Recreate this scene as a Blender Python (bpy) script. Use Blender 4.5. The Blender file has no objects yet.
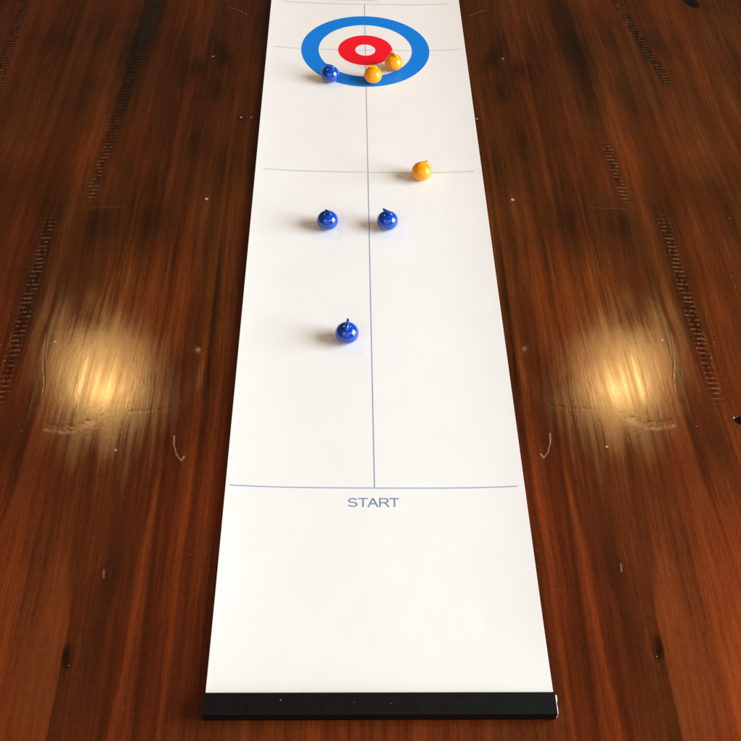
import bpy, bmesh, math, random
from mathutils import Vector, Matrix
random.seed(7)
S = bpy.context.scene
C = S.collection

# ------------------------------------------------------------------ camera
PITCH, YAW, ROLL, F = 0.85274, 0.04539, 0.04153, 1032.84
cf = Vector((math.sin(YAW)*math.cos(PITCH), math.cos(YAW)*math.cos(PITCH), -math.sin(PITCH)))
cr = Vector((math.cos(YAW), -math.sin(YAW), 0)); cu = cr.cross(cf)
r2 = cr*math.cos(ROLL) + cu*math.sin(ROLL); u2 = -cr*math.sin(ROLL) + cu*math.cos(ROLL)
cam = bpy.data.cameras.new('camera'); co = bpy.data.objects.new('camera', cam); C.objects.link(co)
co.matrix_world = Matrix.Translation((-0.03695, -0.39103, 0.86091)) @ Matrix((r2, u2, -cf)).transposed().to_4x4()
cam.sensor_fit = 'HORIZONTAL'; cam.angle = 2*math.atan(370.5/F); cam.clip_end = 50; cam.clip_start = 0.01
S.camera = co

# ------------------------------------------------------------------ light
S.view_settings.view_transform = 'Standard'; S.view_settings.look = 'None'
S.view_settings.exposure = 0.69; S.view_settings.gamma = 1.0
w = bpy.data.worlds.new("World"); S.world = w; w.use_nodes = True
bg = w.node_tree.nodes['Background']; bg.inputs[0].default_value = (1.0, 0.86, 0.70, 1); bg.inputs[1].default_value = 0.055

def area(name, loc, target, sx, sy, power, col, shape='RECTANGLE'):
    l = bpy.data.lights.new(name, 'AREA'); l.shape = shape; l.size = sx; l.size_y = sy; l.energy = power; l.color = col
    o = bpy.data.objects.new(name, l); C.objects.link(o); o.location = loc
    o.rotation_euler = (Vector(target)-Vector(loc)).to_track_quat('-Z', 'Y').to_euler()
    return o
# tall window to the right of the table, a little towards the viewer
area('window_light', (2.5, 0.15, 1.10), (0, 0.40, 0), 1.9, 1.8, 114, (0.84, 0.93, 1.0))
# daylight bounced back from the room behind the viewer
area('room_bounce', (-0.6, -1.9, 1.7), (0, 0.3, 0), 3.6, 2.6, 15, (0.93, 0.97, 1.0))
# four warm ceiling lamps in a two by two grid
for lx, ly in ((-0.717, 1.539), (0.788, 1.55), (-0.95, -0.62), (0.80, -0.62)):
    area('ceiling_lamp', (lx, ly, 1.4), (lx, ly, 0), 0.17, 0.17, 2.9, (1.0, 0.57, 0.19), 'DISK')

# ------------------------------------------------------------------ helpers
def tag(o, label=None, cat=None, group=None, kind=None):
    if label: o['label'] = label
    if cat: o['category'] = cat
    if group: o['group'] = group
    if kind: o['kind'] = kind
    return o
def empty(name, loc):
    o = bpy.data.objects.new(name, None); C.objects.link(o); o.location = loc; o.empty_display_size = .02; return o
def link(name, bm, mat, parent=None, smooth=True):
    me = bpy.data.meshes.new(name); bm.normal_update(); bm.to_mesh(me); bm.free()
    if smooth:
        for p in me.polygons: p.use_smooth = True
    me.materials.append(mat)
    o = bpy.data.objects.new(name, me); C.objects.link(o)
    if parent: o.parent = parent
    return o

class G:
    """small math-node builder"""
    def __init__(s, mat):
        mat.use_nodes = True; s.t = mat.node_tree; s.n = s.t.nodes; s.bsdf = s.n['Principled BSDF']
    def _in(s, sock, v):
        if isinstance(v, (int, float)): sock.default_value = v
        elif isinstance(v, tuple): sock.default_value = v
        else: s.t.links.new(v, sock)
    def m(s, op, a, b=None, c=None, clamp=False):
        n = s.n.new('ShaderNodeMath'); n.operation = op; n.use_clamp = clamp
        s._in(n.inputs[0], a)
        if b is not None: s._in(n.inputs[1], b)
        if c is not None: s._in(n.inputs[2], c)
        return n.outputs[0]
    def add(s, *a):
        r = a[0]
        for b in a[1:]: r = s.m('ADD', r, b)
        return r
    def mul(s, *a):
        r = a[0]
        for b in a[1:]: r = s.m('MULTIPLY', r, b)
        return r
    def sub(s, a, b): return s.m('SUBTRACT', a, b)
    def mx(s, a, b): return s.m('MAXIMUM', a, b)
    def xyz(s, x, y, z=0.0):
        n = s.n.new('ShaderNodeCombineXYZ'); s._in(n.inputs[0], x); s._in(n.inputs[1], y); s._in(n.inputs[2], z); return n.outputs[0]
    def noise(s, v, scale=1, detail=2, rough=.5, dist=0):
        n = s.n.new('ShaderNodeTexNoise'); s._in(n.inputs['Vector'], v); n.inputs['Scale'].default_value = scale
        n.inputs['Detail'].default_value = detail; n.inputs['Roughness'].default_value = rough; n.inputs['Distortion'].default_value = dist
        return n.outputs[0]
    def smooth(s, v, a, b, lo=0.0, hi=1.0):
        n = s.n.new('ShaderNodeMapRange'); n.interpolation_type = 'SMOOTHSTEP'
        s._in(n.inputs[0], v); s._in(n.inputs[1], a); s._in(n.inputs[2], b); s._in(n.inputs[3], lo); s._in(n.inputs[4], hi); return n.outputs[0]
    def lin(s, v, a, b, lo=0.0, hi=1.0):
        n = s.n.new('ShaderNodeMapRange')
        s._in(n.inputs[0], v); s._in(n.inputs[1], a); s._in(n.inputs[2], b); s._in(n.inputs[3], lo); s._in(n.inputs[4], hi); return n.outputs[0]
    def mix(s, f, a, b, mode='MIX'):
        n = s.n.new('ShaderNodeMix'); n.data_type = 'RGBA'; n.blend_type = mode
        s._in(n.inputs[0], f); s._in(n.inputs[6], a); s._in(n.inputs[7], b); return n.outputs[2]
    def ramp(s, v, stops):
        n = s.n.new('ShaderNodeValToRGB'); s._in(n.inputs[0], v); e = n.color_ramp.elements
        while len(e) < len(stops): e.new(.5)
        for i, (p, c) in enumerate(stops): e[i].position = p; e[i].color = (*c, 1)
        return n.outputs[0]
    def blob(s, x, y, cx, cy, a, b, ang=0.0):
        dx = s.sub(x, cx); dy = s.sub(y, cy)
        if ang:
            ca, sa = math.cos(ang), math.sin(ang)
            dx, dy = s.add(s.mul(dx, ca), s.mul(dy, sa)), s.sub(s.mul(dy, ca), s.mul(dx, sa))
        q = s.add(s.m('POWER', s.mul(dx, 1/a), 2.0), s.m('POWER', s.mul(dy, 1/b), 2.0))
        return s.m('EXPONENT', s.mul(q, -1.0))
    def seg(s, x, y, p, q, wd):
        """1 on the segment p-q, 0 at distance wd"""
        dx, dy = q[0]-p[0], q[1]-p[1]; L2 = dx*dx+dy*dy
        ax, ay = s.sub(x, p[0]), s.sub(y, p[1])
        t = s.m('MULTIPLY', s.add(s.mul(ax, dx), s.mul(ay, dy)), 1/L2, clamp=True)
        ex, ey = s.sub(ax, s.mul(t, dx)), s.sub(ay, s.mul(t, dy))
        d = s.m('SQRT', s.add(s.mul(ex, ex), s.mul(ey, ey)))
        return s.smooth(d, 0.0, wd, 1.0, 0.0)
    def line(s, x, y, pts, wd):
        r = None
        for p, q in zip(pts, pts[1:]):
            v = s.seg(x, y, p, q, wd); r = v if r is None else s.mx(r, v)
        return r

# ------------------------------------------------------------------ wood material
def wood_material():
    mat = bpy.data.materials.new('stained_wood'); g = G(mat)
    tc = g.n.new('ShaderNodeTexCoord'); sp = g.n.new('ShaderNodeSeparateXYZ'); g.t.links.new(tc.outputs['Object'], sp.inputs[0])
    X, Y0 = sp.outputs[0], sp.outputs[1]
    m0 = g.m('ABSOLUTE', g.add(X, 0.0115)); Y = g.sub(Y0, g.mul(X, 0.015))
    right = g.m('GREATER_THAN', X, -0.0115); left = g.sub(1.0, right)
    # wandering of the grain
    w1 = g.noise(g.xyz(g.mul(m0, 7.0), g.mul(Y, 2.3), 3.1), detail=1)
    m = g.add(m0, g.mul(g.sub(w1, .5), 0.035))
    w2 = g.noise(g.xyz(g.mul(m0, 22.0), g.mul(Y, 7.0), 8.1), detail=1)
    mf = g.add(m, g.mul(g.sub(w2, .5), 0.006))
    wide = g.noise(g.xyz(g.mul(mf, 34.0), g.mul(Y, 1.1), 0.0), detail=3, rough=.55)
    mid = g.noise(g.xyz(g.mul(mf, 120.0), g.mul(Y, 2.6), 5.0), detail=3, rough=.6)
    fine = g.noise(g.xyz(g.mul(mf, 400.0), g.mul(Y, 12.0), 9.0), detail=3, rough=.6)
    blot = g.noise(g.xyz(g.mul(m0, 9.0), g.mul(Y, 5.0), 1.7), detail=3, rough=.5)
    fibre = g.noise(g.xyz(g.mul(mf, 1500.0), g.mul(Y, 70.0), 14.0), detail=2, rough=.6)
    mottle = g.noise(g.xyz(g.mul(m0, 300.0), g.mul(Y, 170.0), 61.0), detail=3, rough=.65)
    dash = g.noise(g.xyz(g.mul(mf, 560.0), g.mul(Y, 60.0), 44.0), detail=2, rough=.6)
    pore = g.noise(g.xyz(g.mul(m0, 900.0), g.mul(Y, 260.0), 2.0), detail=2)
    tone = g.add(g.mul(g.sub(wide, .5), .62), g.mul(g.sub(mid, .5), .48), g.mul(g.sub(fine, .5), .42), g.mul(g.sub(fibre, .5), .22), g.mul(g.smooth(dash, .60, .74), -.16), g.mul(g.sub(mottle, .5), .22), g.mul(g.sub(blot, .5), .60), g.mul(g.sub(pore, .5), .10), 0.52)
    # --- planks: the board outside the seam is paler near the viewer
    seam_x = g.add(.2675, g.mul(g.sub(w2, .5), .003))
    outer = g.smooth(m0, seam_x, g.add(seam_x, g.smooth(Y, .04, .22, .0010, .05)))
    near = g.smooth(Y, .02, .30, 1.0, 0.0)
    tone = g.add(tone, g.mul(outer, near, .16), g.mul(g.sub(1.0, outer), g.smooth(m0, .21, .262), near, -.16))
    # streaks that can be told apart
    def streak(c0, c1, hw, ya, yb, amt):
        c = g.add(c0, g.mul(Y, c1), g.mul(g.sub(w2, .5), .006))
        d = g.m('ABSOLUTE', g.sub(m0, c))
        v = g.mul(g.smooth(d, 0.0, hw, 1.0, 0.0), g.smooth(Y, ya-.08, ya), g.smooth(Y, yb, yb+.1, 1.0, 0.0))
        return g.mul(v, amt*.75)
    for a in ((.198, .02, .007, -.1, .32, -.26), (.214, -.03, .005, -.1, .16, .2), (.222, -.03, .009, -.1, .2, -.2),
              (.176, .0, .005, -.1, .9, .16), (.166, .01, .006, .0, .5, -.22), (.155, .0, .004, .1, .9, .14),
              (.240, .0, .012, .03, .26, -.16), (.300, .0, .010, .10, .30, -.14), (.335, .0, .008, .0, .25, -.12),
              (.232, .0, .005, .45, .66, .16), (.290, -.02, .006, .40, .62, .18), (.305, -.03, .005, .42, .75, .16),
              (.352, .0, .010, .24, .50, -.30), (.410, .0, .012, .3, .7, .12), (.425, .0, .008, .45, 1.1, .14),
              (.456, .0, .010, .45, 1.1, .10), (.250, .0, .006, .7, 1.3, .12), (.190, .0, .010, .40, .70, -.16)):
        tone = g.add(tone, streak(*a))
    # darker far half: light falloff put into the tone, plus stained patches
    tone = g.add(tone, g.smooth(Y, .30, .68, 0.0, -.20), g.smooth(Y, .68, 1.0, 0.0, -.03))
    ndx = g.add(m0, g.mul(g.sub(blot, .5), .03), g.mul(g.sub(mid, .5), .030), g.mul(g.sub(pore, .5), .004)); ndy = g.add(Y, g.mul(g.sub(w1, .5), .06), g.mul(g.sub(mid, .5), .02))
    for (cx, cy, a, b, an, amt) in ((.237, .966, .010, .020, 0, -.40), (.200, .992, .012, .045, -.35, -.42), (.205, .90, .014, .03, 0, -.26),
              (.163, .827, .004, .008, 0, -.4), (.330, .60, .020, .035, 0, -.40), (.265, .615, .022, .04, 0, -.32),
              (.318, 1.10, .016, .13, .03, -.42), (.333, .93, .012, .10, .05, -.25), (.42, .70, .03, .07, 0, -.25), (.47, .66, .02, .06, 0, -.22),
              (.40, .88, .02, .05, 0, -.18), (.185, .70, .018, .05, 0, -.18),
              (.365, .27, .016, .035, 0, -.22), (.235, .105, .010, .022, 0, -.22), 
              (.380, .74, .018, .05, 0, .16), (.29, .51, .032, .075, 0, .34), (.44, .75, .012, .09, 0, .12), (.315, .12, .03, .05, 0, .10),
              (.30, .80, .02, .1, 0, .08), (.36, .82, .018, .06, 0, .12), (.19, .75, .007, .2, 0, .1)):
        tone = g.add(tone, g.mul(g.blob(ndx, ndy, cx, cy, a*1.1, b*1.1, an), amt*.55, g.lin(fine, .35, .65, .7, 1.3)))
    # knot on the seam: dark eye, cut off by the seam, with rings bending round it
    kin = g.sub(1.0, g.smooth(m0, .2690, .2705))
    knot = g.mul(g.blob(m0, Y, .2655, .026, .0048, .0125, -.15), kin)
    kd = g.m('SQRT', g.add(g.m('POWER', g.mul(g.sub(m0, .262), 1/.011), 2.0), g.m('POWER', g.mul(g.sub(Y, .028), 1/.026), 2.0)))
    rings = g.mul(g.m('SINE', g.mul(g.add(kd, g.mul(mid, .5)), 8.5)), g.smooth(kd, .6, 2.1, 1.0, 0.0), kin)
    tone = g.add(tone, g.mul(rings, .05), g.mul(knot, -.42))
    # --- chatter bands (ladders of saw marks)
    tooth_j = g.noise(g.xyz(g.mul(m0, 130.0), g.mul(Y, 55.0), 4.0), detail=2)
    def ladder(cent, hw, ya, yb, fade=.03):
        d = g.m('ABSOLUTE', g.sub(g.add(m0, g.mul(g.sub(tooth_j, .5), .010)), cent))
        return g.mul(g.smooth(d, hw*.55, hw, 1.0, 0.0), g.smooth(Y, ya-fade, ya), g.smooth(Y, yb, yb+fade, 1.0, 0.0))
    cA = g.add(.3465, g.mul(g.sub(Y, .666), -.055)); cB = .388; cC = g.add(.520, g.mul(g.sub(Y, .95), .03))
    ladB = ladder(cB, .0078, .33, .60)
    ladA = ladder(cA, .0078, .665, .76)
    ladA2 = g.mul(ladder(cA, .011, .78, 1.2), .35, left)
    ladC = g.mul(ladder(cC, .010, .90, 1.2), left)
    # the right hand band runs a different way
    cD = g.add(.452, g.mul(g.sub(Y, .955), -.16)); ladD = g.mul(ladder(cD, .010, .93, 1.25), right)
    lad = g.mx(g.mx(g.mx(ladA, ladB), g.mx(ladA2, g.mul(ladC, .7))), g.mul(ladD, .7))
    ph = g.add(g.mul(Y, 840.0), g.mul(tooth_j, 1.6), g.mul(m0, 60.0))
    saw = g.m('SINE', ph); tooth = g.smooth(saw, -.5, .9)
    breakup = g.smooth(g.noise(g.xyz(g.mul(m0, 190.0), g.mul(Y, 60.0), 7.0), detail=2), .36, .6)
    dk = g.add(g.mul(g.blob(m0, Y, .388, .47, .018, .17), .22), g.mul(ladC, .10), g.mul(ladD, .15), g.mul(ladA2, .35))
    tone = g.sub(tone, dk)
    tone = g.add(tone, g.mul(lad, g.sub(g.mul(tooth, breakup), .35), .34), g.mul(lad, -.02))
    # --- scratches, dents, cracks
    wx = g.add(m0, g.mul(g.sub(fine, .5), .002)); wy = g.add(Y, g.mul(g.sub(w2, .5), .010), g.mul(g.sub(mottle, .5), .0012))
    dentA = g.line(wx, wy, [(.331, .281), (.318, .2765), (.303, .277), (.290, .285), (.284, .290)], .0042)
    darkA = g.line(wx, wy, [(.331, .289), (.318, .2845), (.303, .285), (.290, .293)], .0045)
    darkB = g.line(wx, wy, [(.248, .305), (.236, .3065), (.215, .307), (.196, .310)], .0040)
    hook = g.line(wx, wy, [(.197, .270), (.196, .258), (.192, .246), (.1865, .239), (.184, .244)], .0012)
    crack = g.line(wx, wy, [(.357, .420), (.3545, .395), (.351, .370), (.3445, .345), (.3440, .33)], .0014)
    crack2 = g.line(wx, wy, [(.172, .385), (.169, .360), (.170, .335), (.1735, .315), (.178, .300)], .0014)
    scr1 = g.line(wx, wy, [(.205, 1.125), (.190, 1.118), (.176, 1.108)], .0014)
    scr4 = g.line(wx, wy, [(.345, .635), (.325, .636), (.300, .638)], .0016)
    nick = g.line(wx, wy, [(.2455, .112), (.2445, .104)], .0013)
    brk = g.smooth(g.noise(g.xyz(g.mul(m0, 170.0), g.mul(Y, 170.0), 31.0), detail=3, rough=.7), .34, .60)
    crack = g.mul(crack, brk); crack2 = g.mul(crack2, brk); dentA = g.mul(dentA, brk)
    scr1 = g.mul(scr1, brk)
    tone = g.sub(tone, g.add(g.mul(darkA, .10), g.mul(darkB, .16), g.mul(crack, .12), g.mul(crack2, .14)))
    tone = g.add(.484, g.mul(g.sub(tone, .47), .74))
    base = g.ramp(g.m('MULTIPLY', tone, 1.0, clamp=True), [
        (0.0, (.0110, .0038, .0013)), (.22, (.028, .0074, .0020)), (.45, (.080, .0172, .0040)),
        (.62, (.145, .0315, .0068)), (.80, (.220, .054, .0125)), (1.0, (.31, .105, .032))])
    # redder / browner drift
    hue = g.noise(g.xyz(g.mul(m0, 13.0), g.mul(Y, 3.0), 21.0), detail=2)
    base = g.mix(g.smooth(hue, .38, .62, 0.0, .55), base, g.mix(1.0, base, (1.12, .78, .62, 1), 'MULTIPLY'))
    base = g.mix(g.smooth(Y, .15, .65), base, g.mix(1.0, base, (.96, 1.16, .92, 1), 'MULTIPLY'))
    greenish = g.mul(g.blob(ndx, ndy, .318, 1.12, .014, .11, .03), .6, left)
    base = g.mix(greenish, base, (.010, .011, .007, 1))
    pale = g.mx(g.mul(dentA, .20), g.mul(hook, .34))
    pale = g.mx(pale, g.mx(g.mul(scr1, .22), g.mul(scr4, .05)))
    pale = g.mx(pale, g.mul(nick, .28))
    base = g.mix(pale, base, (.52, .33, .22, 1))
    # dust specks
    vo = g.n.new('ShaderNodeTexVoronoi'); vo.voronoi_dimensions = '2D'; vo.inputs['Scale'].default_value = 1.0
    g.t.links.new(g.xyz(g.mul(m0, 42.0), g.mul(Y, 42.0)), vo.inputs['Vector'])
    cs = g.n.new('ShaderNodeSeparateColor'); g.t.links.new(vo.outputs['Color'], cs.inputs[0])
    rad = g.lin(cs.outputs[1], 0.0, 1.0, .008, .022)
    speck = g.mul(g.m('LESS_THAN', vo.outputs['Distance'], rad), g.m('GREATER_THAN', cs.outputs[0], .945))
    for (cx, cy, r) in ((.198, .652, .0022), (.1515, .83, .0012), (.166, .83, .0016), (.255, .252, .0014), (.345, .405, .0014), (.218, .985, .0015)):
        d = g.m('SQRT', g.add(g.m('POWER', g.sub(wx, cx), 2.0), g.m('POWER', g.sub(wy, cy), 2.0)))
        speck = g.mx(speck, g.m('LESS_THAN', d, r))
    base = g.mix(g.mul(speck, .55), base, (.60, .52, .46, 1))
    # dark gouges on the right hand edge of the table
    gx = g.add(X, g.mul(g.sub(tooth_j, .5), .008)); gy = g.add(Y0, g.mul(g.sub(mid, .5), .004))
    gouge = None
    for (cx, cy, a, b, an) in ((.3965, .291, .011, .0065, -.5), (.3935, .232, .0075, .0095, 0.3), (.532, 1.165, .012, .022, .3)):
        v = g.smooth(g.blob(gx, gy, cx, cy, a, b, an), .30, .55); gouge = v if gouge is None else g.mx(gouge, v)
    rung = g.mul(lad, g.smooth(saw, .45, .95), breakup)
    base = g.mix(g.mul(rung, .30), base, (.30, .14, .070, 1))
    base = g.mix(gouge, base, (.004, .003, .003, 1))
    # relief
    und = g.noise(g.xyz(g.mul(m0, 30.0), g.mul(Y, 14.0), 12.0), detail=2)
    h = g.add(g.mul(fine, .000020), g.mul(mottle, .000026), g.mul(mid, .000016), g.mul(g.blob(m0, Y, .172, .355, .0085, .045), .00034), g.mul(und, .00012),
              g.mul(lad, tooth, g.add(.3, g.mul(breakup, .7)), .00009), g.mul(lad, -.00005),
              g.mul(g.mx(g.mul(darkA, brk), g.mul(darkB, brk)), -.000022), g.mul(g.mx(crack, crack2), -.00002), g.mul(hook, .00006), g.mul(gouge, -.0008),
              g.mul(g.blob(m0, Y, .180, .395, .006, .008), .0004))
    bp = g.n.new('ShaderNodeBump'); bp.inputs['Strength'].default_value = 1.0; bp.inputs['Distance'].default_value = 1.0
    g.t.links.new(h, bp.inputs['Height']); 
    rough = g.add(.172, g.mul(g.sub(mid, .5), .18), g.mul(g.sub(und, .5), .12), g.mul(lad, -.05), g.mul(speck, .3), g.mul(pale, .2))
    df = g.n.new('ShaderNodeBsdfDiffuse'); gl = g.n.new('ShaderNodeBsdfGlossy'); gl.distribution = 'BECKMANN'
    fr = g.n.new('ShaderNodeFresnel'); fr.inputs['IOR'].default_value = 1.47; ms = g.n.new('ShaderNodeMixShader')
    L = g.t.links.new
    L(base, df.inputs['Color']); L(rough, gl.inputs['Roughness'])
    for nd in (df, gl, fr): L(bp.outputs[0], nd.inputs['Normal'])
    L(fr.outputs[0], ms.inputs[0]); L(df.outputs[0], ms.inputs[1]); L(gl.outputs[0], ms.inputs[2])
    out = [n for n in g.n if n.type == 'OUTPUT_MATERIAL'][0]; L(ms.outputs[0], out.inputs['Surface']); g.n.remove(g.bsdf)
    return mat

def plastic(name, col, rough, sss=0.0, coat=0.0):
    mat = bpy.data.materials.new(name); g = G(mat)
    tc = g.n.new('ShaderNodeTexCoord')
    n = g.noise(tc.outputs['Object'], scale=180, detail=2)
    g.t.links.new(g.mix(n, (*[c*.93 for c in col], 1), (*[min(1, c*1.05) for c in col], 1)), g.bsdf.inputs['Base Color'])
    g.t.links.new(g.add(rough, g.mul(g.sub(n, .5), .05)), g.bsdf.inputs['Roughness'])
    if sss:
        g.bsdf.inputs['Subsurface Weight'].default_value = sss
        g.bsdf.inputs['Subsurface Radius'].default_value = (1.0, .5, .15); g.bsdf.inputs['Subsurface Scale'].default_value = .006
    if coat: g.bsdf.inputs['Coat Weight'].default_value = coat; g.bsdf.inputs['Coat Roughness'].default_value = .06
    return mat

def print_mat(name, col):
    mat = bpy.data.materials.new(name); g = G(mat)
    tc = g.n.new('ShaderNodeTexCoord'); n = g.noise(tc.outputs['Object'], scale=700, detail=2)
    g.t.links.new(g.mix(n, (*[c*.92 for c in col], 1), (*[min(1, c*1.06) for c in col], 1)), g.bsdf.inputs['Base Color'])
    g.bsdf.inputs['Roughness'].default_value = .5; g.bsdf.inputs['Specular IOR Level'].default_value = .3
    return mat

M_wood = wood_material()
M_sheet = bpy.data.materials.new('white_vinyl'); g = G(M_sheet)
tc = g.n.new('ShaderNodeTexCoord'); nz = g.noise(tc.outputs['Object'], scale=14, detail=3); nf = g.noise(tc.outputs['Object'], scale=900, detail=2)
g.t.links.new(g.mix(nz, (.79, .785, .775, 1), (.83, .825, .815, 1)), g.bsdf.inputs['Base Color'])
bp = g.n.new('ShaderNodeBump'); bp.inputs['Strength'].default_value = 1; bp.inputs['Distance'].default_value = 1
g.t.links.new(g.add(g.mul(nz, .0006), g.mul(nf, .000012)), bp.inputs['Height']); g.t.links.new(bp.outputs[0], g.bsdf.inputs['Normal'])
g.bsdf.inputs['Roughness'].default_value = .55; g.bsdf.inputs['Specular IOR Level'].default_value = .3

M_blue_ring = print_mat('blue_print', (.003, .20, .72))
M_red_ring = print_mat('red_print', (.86, .006, .022))
M_line = print_mat('grey_blue_print', (.25, .38, .58))
M_mid = print_mat('faded_blue_print', (.33, .44, .60))
M_pale = print_mat('pale_grey_print', (.52, .54, .57))
M_text = print_mat('slate_blue_print', (.13, .24, .42))

# ------------------------------------------------------------------ the table
bm = bmesh.new()
x0, x1, y0, y1, th = -1.3, 1.3, -.75, 1.9, .035
bmesh.ops.create_cube(bm, size=1, matrix=Matrix.Translation(((x0+x1)/2, (y0+y1)/2, -th/2)) @ Matrix.Diagonal((x1-x0, y1-y0, th, 1)))
bmesh.ops.bevel(bm, geom=bm.edges[:], offset=.004, segments=2, affect='EDGES')
table = link('table_top', bm, M_wood, smooth=False)
tag(table, kind='structure')

# ------------------------------------------------------------------ the mat
HW, YB, YT = .15, -.020, 1.45
def zs(x, y):
    """rest height of the sheet: edges curl up, near end climbs into the bar"""
    e = min(abs(x)/HW, 1.0)
    z = .0004 + .0048*e**3.2
    if y < .10: z += .0045*((.10-max(y, YB))/.12)**2*(1-.5*e**4)
    return z + .00015*math.sin(y*9+1)*(e**2)
mat_root = empty('curling_mat', (0, 0, 0))
tag(mat_root, 'long white curling mat with blue and red target rings and a black end bar', 'game mat')
bm = bmesh.new(); NX, NY = 60, 150
def sheet_grid(bm, dz):
    rows = []
    for j in range(NY+1):
        t = j/NY; y = YB + (YT-YB)*(t**1.25)
        rows.append([bm.verts.new((x, y, zs(x, y)+dz)) for x in [HW*math.sin(math.pi/2*(2*i/NX-1))**1 for i in range(NX+1)]])
    return rows
top = sheet_grid(bm, .00035); bot = sheet_grid(bm, 0.0)
for j in range(NY):
    for i in range(NX):
        bm.faces.new((top[j][i], top[j][i+1], top[j+1][i+1], top[j+1][i]))
        bm.faces.new((bot[j][i], bot[j+1][i], bot[j+1][i+1], bot[j][i+1]))
    bm.faces.new((top[j][0], top[j+1][0], bot[j+1][0], bot[j][0])); bm.faces.new((top[j][NX], bot[j][NX], bot[j+1][NX], top[j+1][NX]))
for i in range(NX):
    bm.faces.new((top[0][i], bot[0][i], bot[0][i+1], top[0][i+1])); bm.faces.new((top[NY][i], top[NY][i+1], bot[NY][i+1], bot[NY][i]))
link('sheet', bm, M_sheet, mat_root)

def zt(x, y, lift): return zs(x, y) + .00035 + lift
CX = -.0015
def ring(name, ro, ri, cy, mat, lift, parent):
    bm = bmesh.new(); n, k = 128, 4; rows = []
    for a in range(n):
        an = 2*math.pi*a/n; row = []
        for j in range(k+1):
            r = ri + (ro-ri)*j/k; x, y = CX+r*math.cos(an), cy+r*math.sin(an)
            row.append(bm.verts.new((x, y, zt(x, y, lift))))
        rows.append(row)
    for a in range(n):
        p, q = rows[a], rows[(a+1) % n]
        for j in range(k): bm.faces.new((p[j], p[j+1], q[j+1], q[j]))
    return link(name, bm, mat, parent)
HY = 1.0042
ring('target_ring', .0969, .0707, HY, M_blue_ring, .00022, mat_root)['label'] = 'broad blue outer ring of the target'
ring('target_ring', .04105, .0153, HY, M_red_ring, .00022, mat_root)['label'] = 'red inner ring of the target'
def strip(pts, wd, mat, lift=.00014):
    bm = bmesh.new(); L = []
    for a, b in zip(pts, pts[1:]):
        n = max(2, int((Vector(b)-Vector(a)).length/.004)); L += [Vector(a).lerp(Vector(b), i/n) for i in range(n)]
    L.append(Vector(pts[-1])); prev = None
    for i, p in enumerate(L):
        d = (L[min(i+1, len(L)-1)]-L[max(i-1, 0)]).normalized(); n = Vector((-d.y, d.x))*wd/2
        a, b = p+n, p-n
        v = (bm.verts.new((a.x, a.y, zt(a.x, a.y, lift))), bm.verts.new((b.x, b.y, zt(b.x, b.y, lift))))
        if prev: bm.faces.new((prev[1], v[1], v[0], prev[0]))
        prev = v
    return link('court_line', bm, mat, mat_root)
strip([(CX+.0006, .2027), (CX+.0003, .7091)], .0011, M_line, .00014)
strip([(CX+.0003, .7091), (CX, 1.1375)], .0011, M_mid, .00014)
strip([(-.1455, .2027), (.1430, .2027)], .0012, M_line, .00018)
strip([(-.1400, .7091), (.1400, .7091)], .0014, M_pale, .00018)
strip([(-.1400, HY), (-.0975, HY)], .0013, M_pale, .00018)
strip([(-.0700, HY), (-.0415, HY)], .0013, M_pale, .00018)
strip([(-.0150, HY), (.0120, HY)], .0013, M_pale, .00018)
strip([(.0385, HY), (.0680, HY)], .0013, M_pale, .00018)
strip([(.0962, HY), (.1420, HY)], .0013, M_pale, .00018)
strip([(-.1330, 1.1375), (.1330, 1.1375)], .0014, M_pale, .00018)

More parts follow.
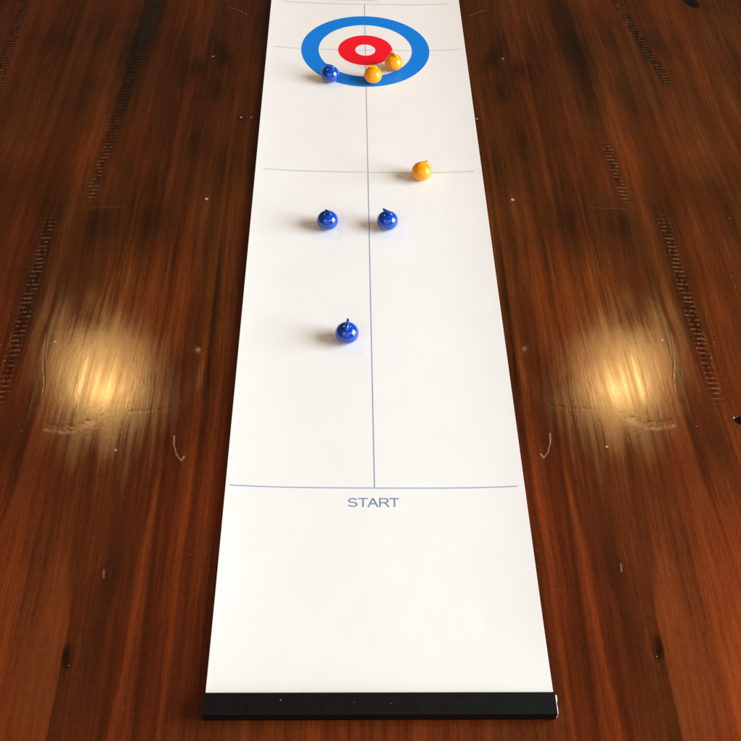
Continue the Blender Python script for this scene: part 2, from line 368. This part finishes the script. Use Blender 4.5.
def lettering(x0, yb, H, sw, mat):
    """START in plain wide sans-serif capitals, drawn as strokes"""
    bm = bmesh.new(); k = [0]
    def stroke(pts, closed=False):
        k[0] += 1; lift = .0002 + .000004*k[0]; prev = None; L = [Vector(p) for p in pts]
        for i, p in enumerate(L):
            d0 = (L[i]-L[i-1]).normalized() if i else (L[1]-L[0]).normalized()
            d1 = (L[i+1]-L[i]).normalized() if i < len(L)-1 else d0
            d = (d0+d1).normalized(); n = Vector((-d.y, d.x))*sw/2/max(.5, d.dot(d1))
            a, b = p+n, p-n; v = (bm.verts.new((a.x, a.y, zt(a.x, a.y, lift))), bm.verts.new((b.x, b.y, zt(b.x, b.y, lift))))
            if prev: bm.faces.new((prev[1], v[1], v[0], prev[0]))
            prev = v
    def arc(cx, cy, rx, ry, a0, a1, n=10): return [(cx+rx*math.cos(math.radians(a0+(a1-a0)*i/n)), cy+ry*math.sin(math.radians(a0+(a1-a0)*i/n))) for i in range(n+1)]
    h = sw/2; T, B, Mi = yb+H-h, yb+h, yb+H/2
    def s_(x, wd):
        cx, rx, ry = x+wd/2, wd/2-h, (T-B)/4
        stroke(arc(cx, T-ry, rx*.92, ry, 15, 90) + arc(cx, T-ry, rx*.92, ry, 90, 255)[1:] + arc(cx, B+ry, rx, ry*1.0, 75, -90)[0:] + arc(cx, B+ry, rx, ry, -90, -168)[1:])
    def t_(x, wd): stroke([(x, T), (x+wd, T)]); stroke([(x+wd/2, T), (x+wd/2, yb)])
    def a_(x, wd):
        stroke([(x+h, yb), (x+wd/2, yb+H-h*.4)]); stroke([(x+wd-h, yb), (x+wd/2, yb+H-h*.4)]); stroke([(x+wd*.2, yb+H*.36), (x+wd*.8, yb+H*.36)])
    def r_(x, wd):
        stroke([(x+h, yb), (x+h, yb+H)]); ry = (T-Mi+h*.3)/2; cy = T-ry
        stroke([(x+h, T), (x+wd*.60, T)] + arc(x+wd*.60, cy, wd*.33-h, ry, 90, -90)[1:] + [(x+h, T-2*ry)])
        stroke([(x+wd*.55, T-2*ry), (x+wd-h*.6, yb)])
    x = x0
    for f, wd, gap in ((s_, .0094, .0009), (t_, .0094, -.0002), (a_, .0108, .0009), (r_, .0100, .0004), (t_, .0094, 0)): f(x, wd); x += wd+gap
    return link('lettering', bm, mat, mat_root)
lettering(-.0276, .1800, .0106, .00125, M_text)
# the row of small print at the far end: only the feet of its letters come into view
bm = bmesh.new(); x = -.049
while x < .018:
    wd = random.choice((.0018, .0026, .0034)); hh = random.choice((.006, .006, .0075))
    for (a, b, c, d) in ((x, 1.1485, x+.0008, 1.1485+hh), (x, 1.1485, x+wd, 1.1495)):
        vs = [bm.verts.new((p, q, zt(p, q, .0002+(.00004 if b == c else 0)))) for p, q in ((a, b), (c, b), (c, d), (a, d))]
        bm.faces.new(vs)
    for v in bm.verts[:] if False else []: pass
    x += wd+random.choice((.0012, .0014, .0032))
link('lettering', bm, M_pale, mat_root)['label'] = 'tiny grey line of print at the far end'

# black end bar
M_bar = bpy.data.materials.new('black_bar_plastic'); g = G(M_bar)
tc = g.n.new('ShaderNodeTexCoord'); nb = g.noise(tc.outputs['Object'], scale=260, detail=4, rough=.65)
vo = g.n.new('ShaderNodeTexVoronoi'); vo.inputs['Scale'].default_value = 95; g.t.links.new(tc.outputs['Object'], vo.inputs['Vector'])
cs = g.n.new('ShaderNodeSeparateColor'); g.t.links.new(vo.outputs['Color'], cs.inputs[0])
sk = g.mul(g.m('LESS_THAN', vo.outputs['Distance'], g.lin(cs.outputs[1], 0, 1, .03, .11)), g.m('GREATER_THAN', cs.outputs[0], .80))
bc = g.mix(g.smooth(nb, .35, .75), (.0008, .0010, .0008, 1), (.0032, .0038, .0030, 1))
g.t.links.new(g.mix(g.mul(sk, .35), bc, (.30, .28, .26, 1)), g.bsdf.inputs['Base Color'])
g.bsdf.inputs['Roughness'].default_value = .6; g.bsdf.inputs['Specular IOR Level'].default_value = .18
BX0, BX1, BF, BB, BH = -.1505, .1503, -.0366, -.0168, .0132
bm = bmesh.new()
# profile in (y, z): C-shaped moulding with a slot at the back that grips the sheet
prof = [(BF, .0012), (BF+.0008, .0004), (BB, .0004), (BB, .0028), (BB-.006, .0030), (BB-.006, .0066), (BB, .0068), (BB, BH-.0009), (BB-.0009, BH), (BF+.0012, BH), (BF+.0003, BH-.0005), (BF, BH-.0014)]
A = [bm.verts.new((BX0, y, z)) for y, z in prof]; B = [bm.verts.new((BX1, y, z)) for y, z in prof]
for i in range(len(prof)):
    j = (i+1) % len(prof); bm.faces.new((A[i], B[i], B[j], A[j]))
bm.faces.new(A); bm.faces.new(B[::-1]); bmesh.ops.recalc_face_normals(bm, faces=bm.faces[:])
link('end_bar', bm, M_bar, mat_root, smooth=False)['label'] = 'black bar clamped across the near end'
# torn white edge of the sheet showing past the right hand end of the bar
bm = bmesh.new()
outl = [(-.0195, .0125), (-.0230, .0118), (-.0270, .0108), (-.0310, .0112), (-.0345, .0090), (-.0360, .0040), (-.0352, .0010), (-.0300, .0022), (-.0240, .0060), (-.0195, .0105)]
f0 = [bm.verts.new((BX1+.0003, y, z)) for y, z in outl]; f1 = [bm.verts.new((BX1+.0013+.0004*math.sin(i*2.1), y, z)) for i, (y, z) in enumerate(outl)]
bm.faces.new(f0); bm.faces.new(f1[::-1])
for i in range(len(outl)):
    j = (i+1) % len(outl); bm.faces.new((f0[i], f1[i], f1[j], f0[j]))
bmesh.ops.recalc_face_normals(bm, faces=bm.faces[:])
link('sheet_edge', bm, M_sheet, mat_root, smooth=False)

# ------------------------------------------------------------------ the stones
M_blue = plastic('glossy_blue_plastic', (.0002, .052, .40), .11, coat=.6)
M_orange = plastic('glossy_orange_plastic', (1.0, .34, .002), .24, sss=.22, coat=.2)
R0 = .0133
def body_bm():
    bm = bmesh.new(); n, k = 64, 40; rings = []
    prof = []
    for i in range(k+1):
        a = -math.pi/2 + math.pi*i/k
        r = R0*math.cos(a); z = R0*.90*math.sin(a)
        if z < -R0*.86: z = -R0*.86 - (abs(z)-R0*.86)*.15
        prof.append((max(r, 0), z))
    zb = prof[0][1]; prof = [(r, z-zb+.0001) for r, z in prof]
    v0 = bm.verts.new((0, 0, prof[0][1])); v1 = bm.verts.new((0, 0, prof[-1][1]))
    for r, z in prof[1:-1]: rings.append([bm.verts.new((r*math.cos(2*math.pi*j/n), r*math.sin(2*math.pi*j/n), z)) for j in range(n)])
    for a, b in zip(rings, rings[1:]):
        for j in range(n): bm.faces.new((a[j], a[(j+1) % n], b[(j+1) % n], b[j]))
    for j in range(n):
        bm.faces.new((v0, rings[0][(j+1) % n], rings[0][j])); bm.faces.new((v1, rings[-1][j], rings[-1][(j+1) % n]))
    return bm, prof[-1][1]
def tube_bm(path, rad, n=16):
    bm = bmesh.new(); rings = []
    for i, (p, r) in enumerate(zip(path, rad)):
        d = (path[min(i+1, len(path)-1)]-path[max(i-1, 0)]).normalized()
        s = Vector((0, 1, 0)); t = d.cross(s).normalized()
        rings.append([bm.verts.new(p + (s*math.cos(2*math.pi*j/n)*1.0 + t*math.sin(2*math.pi*j/n))*r) for j in range(n)])
    for a, b in zip(rings, rings[1:]):
        for j in range(n): bm.faces.new((a[j], a[(j+1) % n], b[(j+1) % n], b[j]))
    bm.faces.new(rings[0][::-1]); bm.faces.new(rings[-1]); bmesh.ops.recalc_face_normals(bm, faces=bm.faces[:])
    return bm
def handle_bm(topz):
    # runs in +x: rises off the front of the crown, arches over and ends in a blunt raised tip
    P = [(-.0054, -.0022), (-.0048, -.0010), (-.0034, .0002), (-.0012, .0010), (.0014, .0016), (.0040, .0023), (.0060, .0031), (.0071, .0037), (.0074, .0039)]
    Rr = [.0014, .0019, .0023, .0024, .0022, .0018, .0014, .0011, .0005]
    pts = []; rr = []
    for i in range(len(P)-1):
        for s in range(4):
            t = s/4; p0, p1, p2, p3 = P[max(i-1, 0)], P[i], P[i+1], P[min(i+2, len(P)-1)]
            q = [.5*((2*b)+(-a+c)*t+(2*a-5*b+4*c-d)*t*t+(-a+3*b-3*c+d)*t**3) for a, b, c, d in zip(p0, p1, p2, p3)]
            pts.append(Vector((q[0], 0, topz+q[1]))); rr.append(Rr[i]*(1-t)+Rr[i+1]*t)
    pts.append(Vector((P[-1][0], 0, topz+P[-1][1]))); rr.append(Rr[-1])
    return tube_bm(pts, rr)
def stone(mat):
    root = empty('curling_stone', (0, 0, 0))
    b, tz = body_bm(); link('body', b, mat, root); link('handle', handle_bm(tz), mat, root)
    return root
blue0, orange0 = stone(M_blue), stone(M_orange)
used = set()
def place(src, x, y, az, label, group):
    if src.name not in used: used.add(src.name); o = src
    else:
        o = src.copy(); C.objects.link(o)
        for ch in src.children:
            if ch.parent == src: c = ch.copy(); C.objects.link(c); c.parent = o
    o.location = (x, y, zs(x, y)+.00045); o.rotation_euler = (0, 0, math.radians(az))
    tag(o, label, 'curling stone', group)
GB, GO = 'blue stones on the curling mat', 'orange stones on the curling mat'
place(blue0, -.0290, .4055, 82, 'shiny blue stone nearest the word START, its thin handle standing up behind it', GB)
place(blue0, -.0534, .5975, -60, 'blue stone left of the centre line, level with another blue one, no handle showing', GB)
place(blue0, .0214, .5985, 148, 'blue stone just right of the centre line, its handle a spike at upper left', GB)
place(blue0, -.0539, .9200, 172, 'dark blue stone on the lower left of the blue target ring', GB)
place(orange0, .0687, .6970, 12, 'lone orange stone on the cross line at the right edge of the mat', GO)
place(orange0, .0083, .9200, 186, 'orange stone on the bottom of the blue ring, beside the centre line', GO)
place(orange0, .0395, .9530, 140, 'orange stone touching the right side of the red ring of the target', GO)
